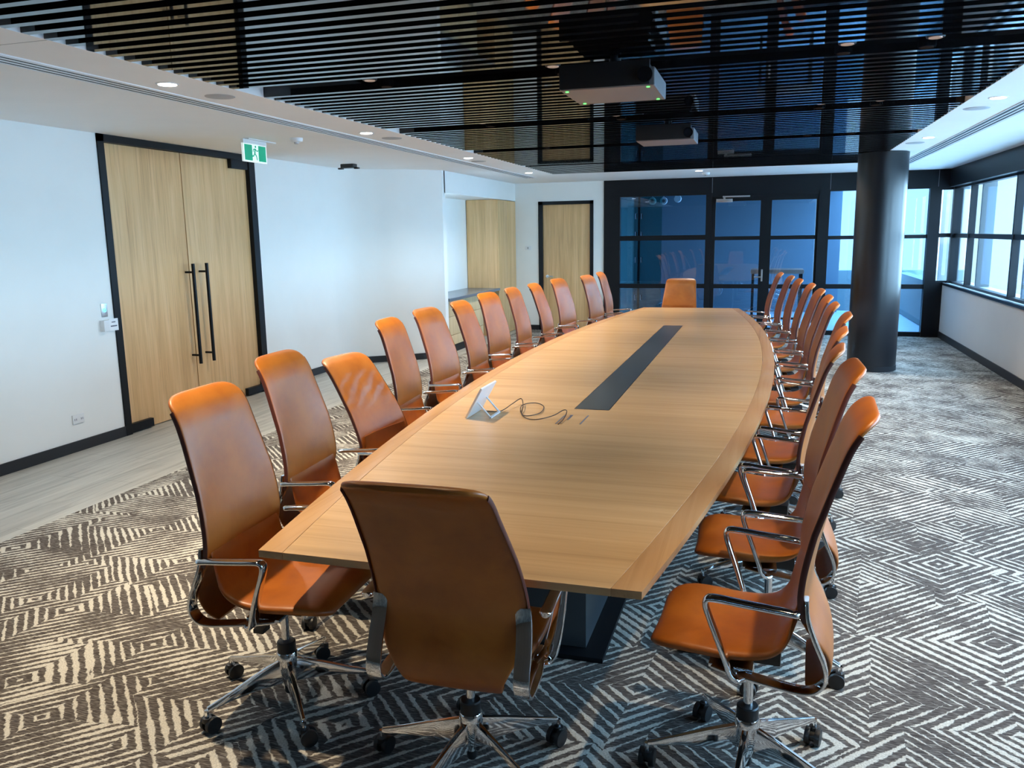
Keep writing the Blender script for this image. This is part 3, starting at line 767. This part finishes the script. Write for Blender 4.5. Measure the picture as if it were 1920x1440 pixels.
        ctr = Vector((cx, cy, .0285)) - u*.012
        for s2 in (-1,1):
            w.cyl(ctr+v*s2*.008, ctr+v*s2*.024, .0285, 20)
        w.cyl(ctr-v*.010, ctr+v*.010, .018, 12)
        w.cyl((cx,cy,.040),(cx,cy,.058),.016,12)
        cs = w.build('castor', 'plastic', c, bevel=.002)
        MB().cyl((cx,cy,.055),(cx,cy,.084),.007,10).build('stem', 'chrome', cs)
    return c, [o.name for o in UP]

proto, upnames = chair_proto()
index_kids()
def place(x, y, deg, dz, dt, bdeg, label, group, first=[True]):
    if first[0]: c = proto; first[0] = False
    else: c = copy_tree(proto)
    c.location = (x, y, 0); c.rotation_euler = (0,0,R(deg))
    tag(c, label, 'chair', group)
    kids = [o for o in bpy.data.objects if o.parent == c]
    spin = R(bdeg-deg)
    for k in kids:
        base = k.name.split('.')[0]
        if base in ('seat','backrest','side_frame','cross_bar','armrest','tilt_mechanism'):
            k.location = (0,0,dz)
        elif base == 'gas_column' and dz < -.03: k.scale = (1,1,.93)
        elif base in ('base_leg','castor'):
            k.rotation_euler = (0,0,spin)
        if base == 'backrest' and abs(dt) > .004:
            # recline about the waist; dt is the shift of the top edge
            ang = dt/.47; px, pz = -.15, .60
            k.rotation_euler = (0, ang, 0)
            ca, sa = math.cos(ang), math.sin(ang)
            k.location = (px-(px*ca+pz*sa), 0, pz-(-px*sa+pz*ca)+dz)
    return c
G = 'tan leather conference chairs around the table'
place(-.825, 2.205, 91.2, -.018, -.112, 39.4, 'tan leather chair at the near head of the table, its dark back to the camera', G)
L = [(-1.594,2.390,2.15,.003,.040,23.0),(-1.785,3.181,2.7,.012,.027,50),(-1.802,3.966,-7.0,-.070,-.094,10),(-1.975,4.690,4.3,.008,.040,33),(-2.036,5.472,-4.7,.008,.011,60),
     (-2.016,6.152,.7,.008,.009,15),(-2.100,6.938,-6.9,.006,.044,40),(-2.082,7.696,-1.0,.006,.033,25),(-2.044,8.479,-.6,.008,.007,52),(-2.008,9.242,-10.6,.008,.028,5),(-1.815,9.974,-10.6,.010,.024,30),(-1.790,10.717,-1.4,.012,.040,48)]
Rr = [(.002,2.401,176.8,.045,.020,46.2),(.061,3.150,181.1,.040,.037,-31),(.060,3.870,174.6,.010,.033,-15),(.125,4.600,175.7,.010,.022,20),(.222,5.420,177.9,.012,.026,-20),(.208,6.110,179.7,.016,.031,35),
      (.213,6.869,181.5,.012,.024,-10),(.199,7.602,183.4,.012,.023,10),(.166,8.381,183.3,.012,.025,44),(.113,9.070,185.7,.010,.054,0),(.028,9.825,185.4,.010,.031,25),(-.082,10.597,184.8,.012,.022,60)]
lo = ['nearest','second','third','fourth','fifth','sixth','seventh','eighth','ninth','tenth','eleventh','twelfth']
for i, (x,y,a,dz,dt,bd) in enumerate(L):
    lab = 'tan leather chair on the double door side, %s from the near end of the table' % lo[i]
    if i == 0: lab = 'nearest tan leather chair on the double door side, open seat beside the table corner'
    if i == 2: lab = 'low tan leather chair with creased backrest, third on the double door side'
    if i == 11: lab = 'farthest tan leather chair on the double door side of the table'
    ch = place(x,y,a,dz,dt,bd, lab, G)
    if i == 2:
        for o in bpy.data.objects:
            if o.parent == ch and o.name.startswith('backrest'): o.data = o.data.copy(); o.data.materials[0] = M['creased']
for i, (x,y,a,dz,dt,bd) in enumerate(Rr):
    lab = 'tan leather chair on the window side, %s from the near end of the table' % lo[i]
    if i == 0: lab = 'nearest tan leather chair on the window side, whole seat and chrome base in view'
    if i == 11: lab = 'farthest tan leather chair on the window side of the table'
    place(x,y,a,dz,dt,bd, lab, G)
place(-1.065, 10.86, -90, .012, .0, 10, 'tan leather chair at the far head of the table facing the camera', G)

# ------------------------------------------------------------------ camera
f, pt, rl, yw = 1544.76, .179139, -.0159942, -.296488
fw = Vector((math.sin(yw)*math.cos(pt), math.cos(yw)*math.cos(pt), -math.sin(pt)))
rt = Vector((math.cos(yw), -math.sin(yw), 0)); up = rt.cross(fw)
r2 = rt*math.cos(rl)+up*math.sin(rl); u2 = -rt*math.sin(rl)+up*math.cos(rl)
def ray(px, py, z):
    d = fw + r2*((px-960)/f) - u2*((py-720)/f); k = (z-1.65)/d.z
    return (d.x*k, d.y*k, z)
cam = bpy.data.cameras.new('camera'); co = bpy.data.objects.new('camera', cam); COL.objects.link(co)
cam.sensor_width = 36; cam.sensor_fit = 'HORIZONTAL'; cam.lens = f/1920*36; cam.clip_end = 300; cam.clip_start = .05
mw = Matrix((( r2.x,u2.x,-fw.x,0),(r2.y,u2.y,-fw.y,0),(r2.z,u2.z,-fw.z,1.65),(0,0,0,1)))
co.matrix_world = mw
bpy.context.scene.camera = co

# cable: world points on the table, from the panel to the open port
cpts = [(-1.437,4.20,.003),(-1.36,4.23,.003),(-1.33,4.34,.02),(-1.31,4.46,.03),(-1.26,4.33,.02),(-1.22,4.17,.004),(-1.17,4.15,.003),(-1.135,4.24,.003),(-1.16,4.40,.003),(-1.22,4.48,.003),(-1.27,4.44,.006),(-1.275,4.34,.009),
        (-1.235,4.20,.007),(-1.175,4.09,.003),(-1.11,4.07,.003),(-1.04,4.14,.012),(-1.00,4.20,.03),(-.975,4.18,.03),(-.968,4.08,.012),(-.978,4.00,.0)]
o = curve_tube('cable', [(x,y,TZ+.0025+z) for x,y,z in cpts], .0025, 'cable')
tag(o, 'thin brown cable looping over the table from the touch panel to the port', 'cable')

# ------------------------------------------------------------------ light
w = bpy.data.worlds.new('world'); bpy.context.scene.world = w; w.use_nodes = True
nt = w.node_tree; bg = nt.nodes['Background']
tc = nt.nodes.new('ShaderNodeTexCoord'); sp = nt.nodes.new('ShaderNodeSeparateXYZ'); rp = nt.nodes.new('ShaderNodeValToRGB')
nt.links.new(tc.outputs['Generated'], sp.inputs[0]); nt.links.new(sp.outputs['Z'], rp.inputs['Fac'])
rp.color_ramp.elements[0].color = (.46,.74,1,1); rp.color_ramp.elements[1].color = (.32,.62,1,1); rp.color_ramp.elements[1].position = .6
nt.links.new(rp.outputs['Color'], bg.inputs['Color']); bg.inputs['Strength'].default_value = 15
sun = bpy.data.lights.new('sun', 'SUN'); sun.energy = 7; sun.angle = R(.6); sun.color = (1,.95,.86)
so = bpy.data.objects.new('sun', sun); COL.objects.link(so); so.rotation_euler = Vector((.55,.62,-.75)).to_track_quat('-Z','Y').to_euler()
def portal(loc, rot, sx, sy):
    l = bpy.data.lights.new('window_portal', 'AREA'); l.shape = 'RECTANGLE'; l.size = sx; l.size_y = sy
    l.cycles.is_portal = True
    o = bpy.data.objects.new('window_portal', l); COL.objects.link(o); o.location = loc; o.rotation_euler = rot
portal((3.10, (YB+1.4)/2, 1.54), (0, R(90), 0), 1.5, YB-1.4)

sc = bpy.context.scene
sc.view_settings.view_transform = 'Standard'; sc.view_settings.look = 'None'
sc.view_settings.exposure = .4; sc.view_settings.gamma = 1; sc.view_settings.use_curve_mapping = False
sc.cycles.max_bounces = 10; sc.cycles.diffuse_bounces = 5; sc.cycles.glossy_bounces = 5; sc.cycles.transparent_max_bounces = 12
sc.cycles.caustics_reflective = False; sc.cycles.caustics_refractive = False
sc.cycles.sample_clamp_indirect = 4.0
sc.cycles.use_denoising = True
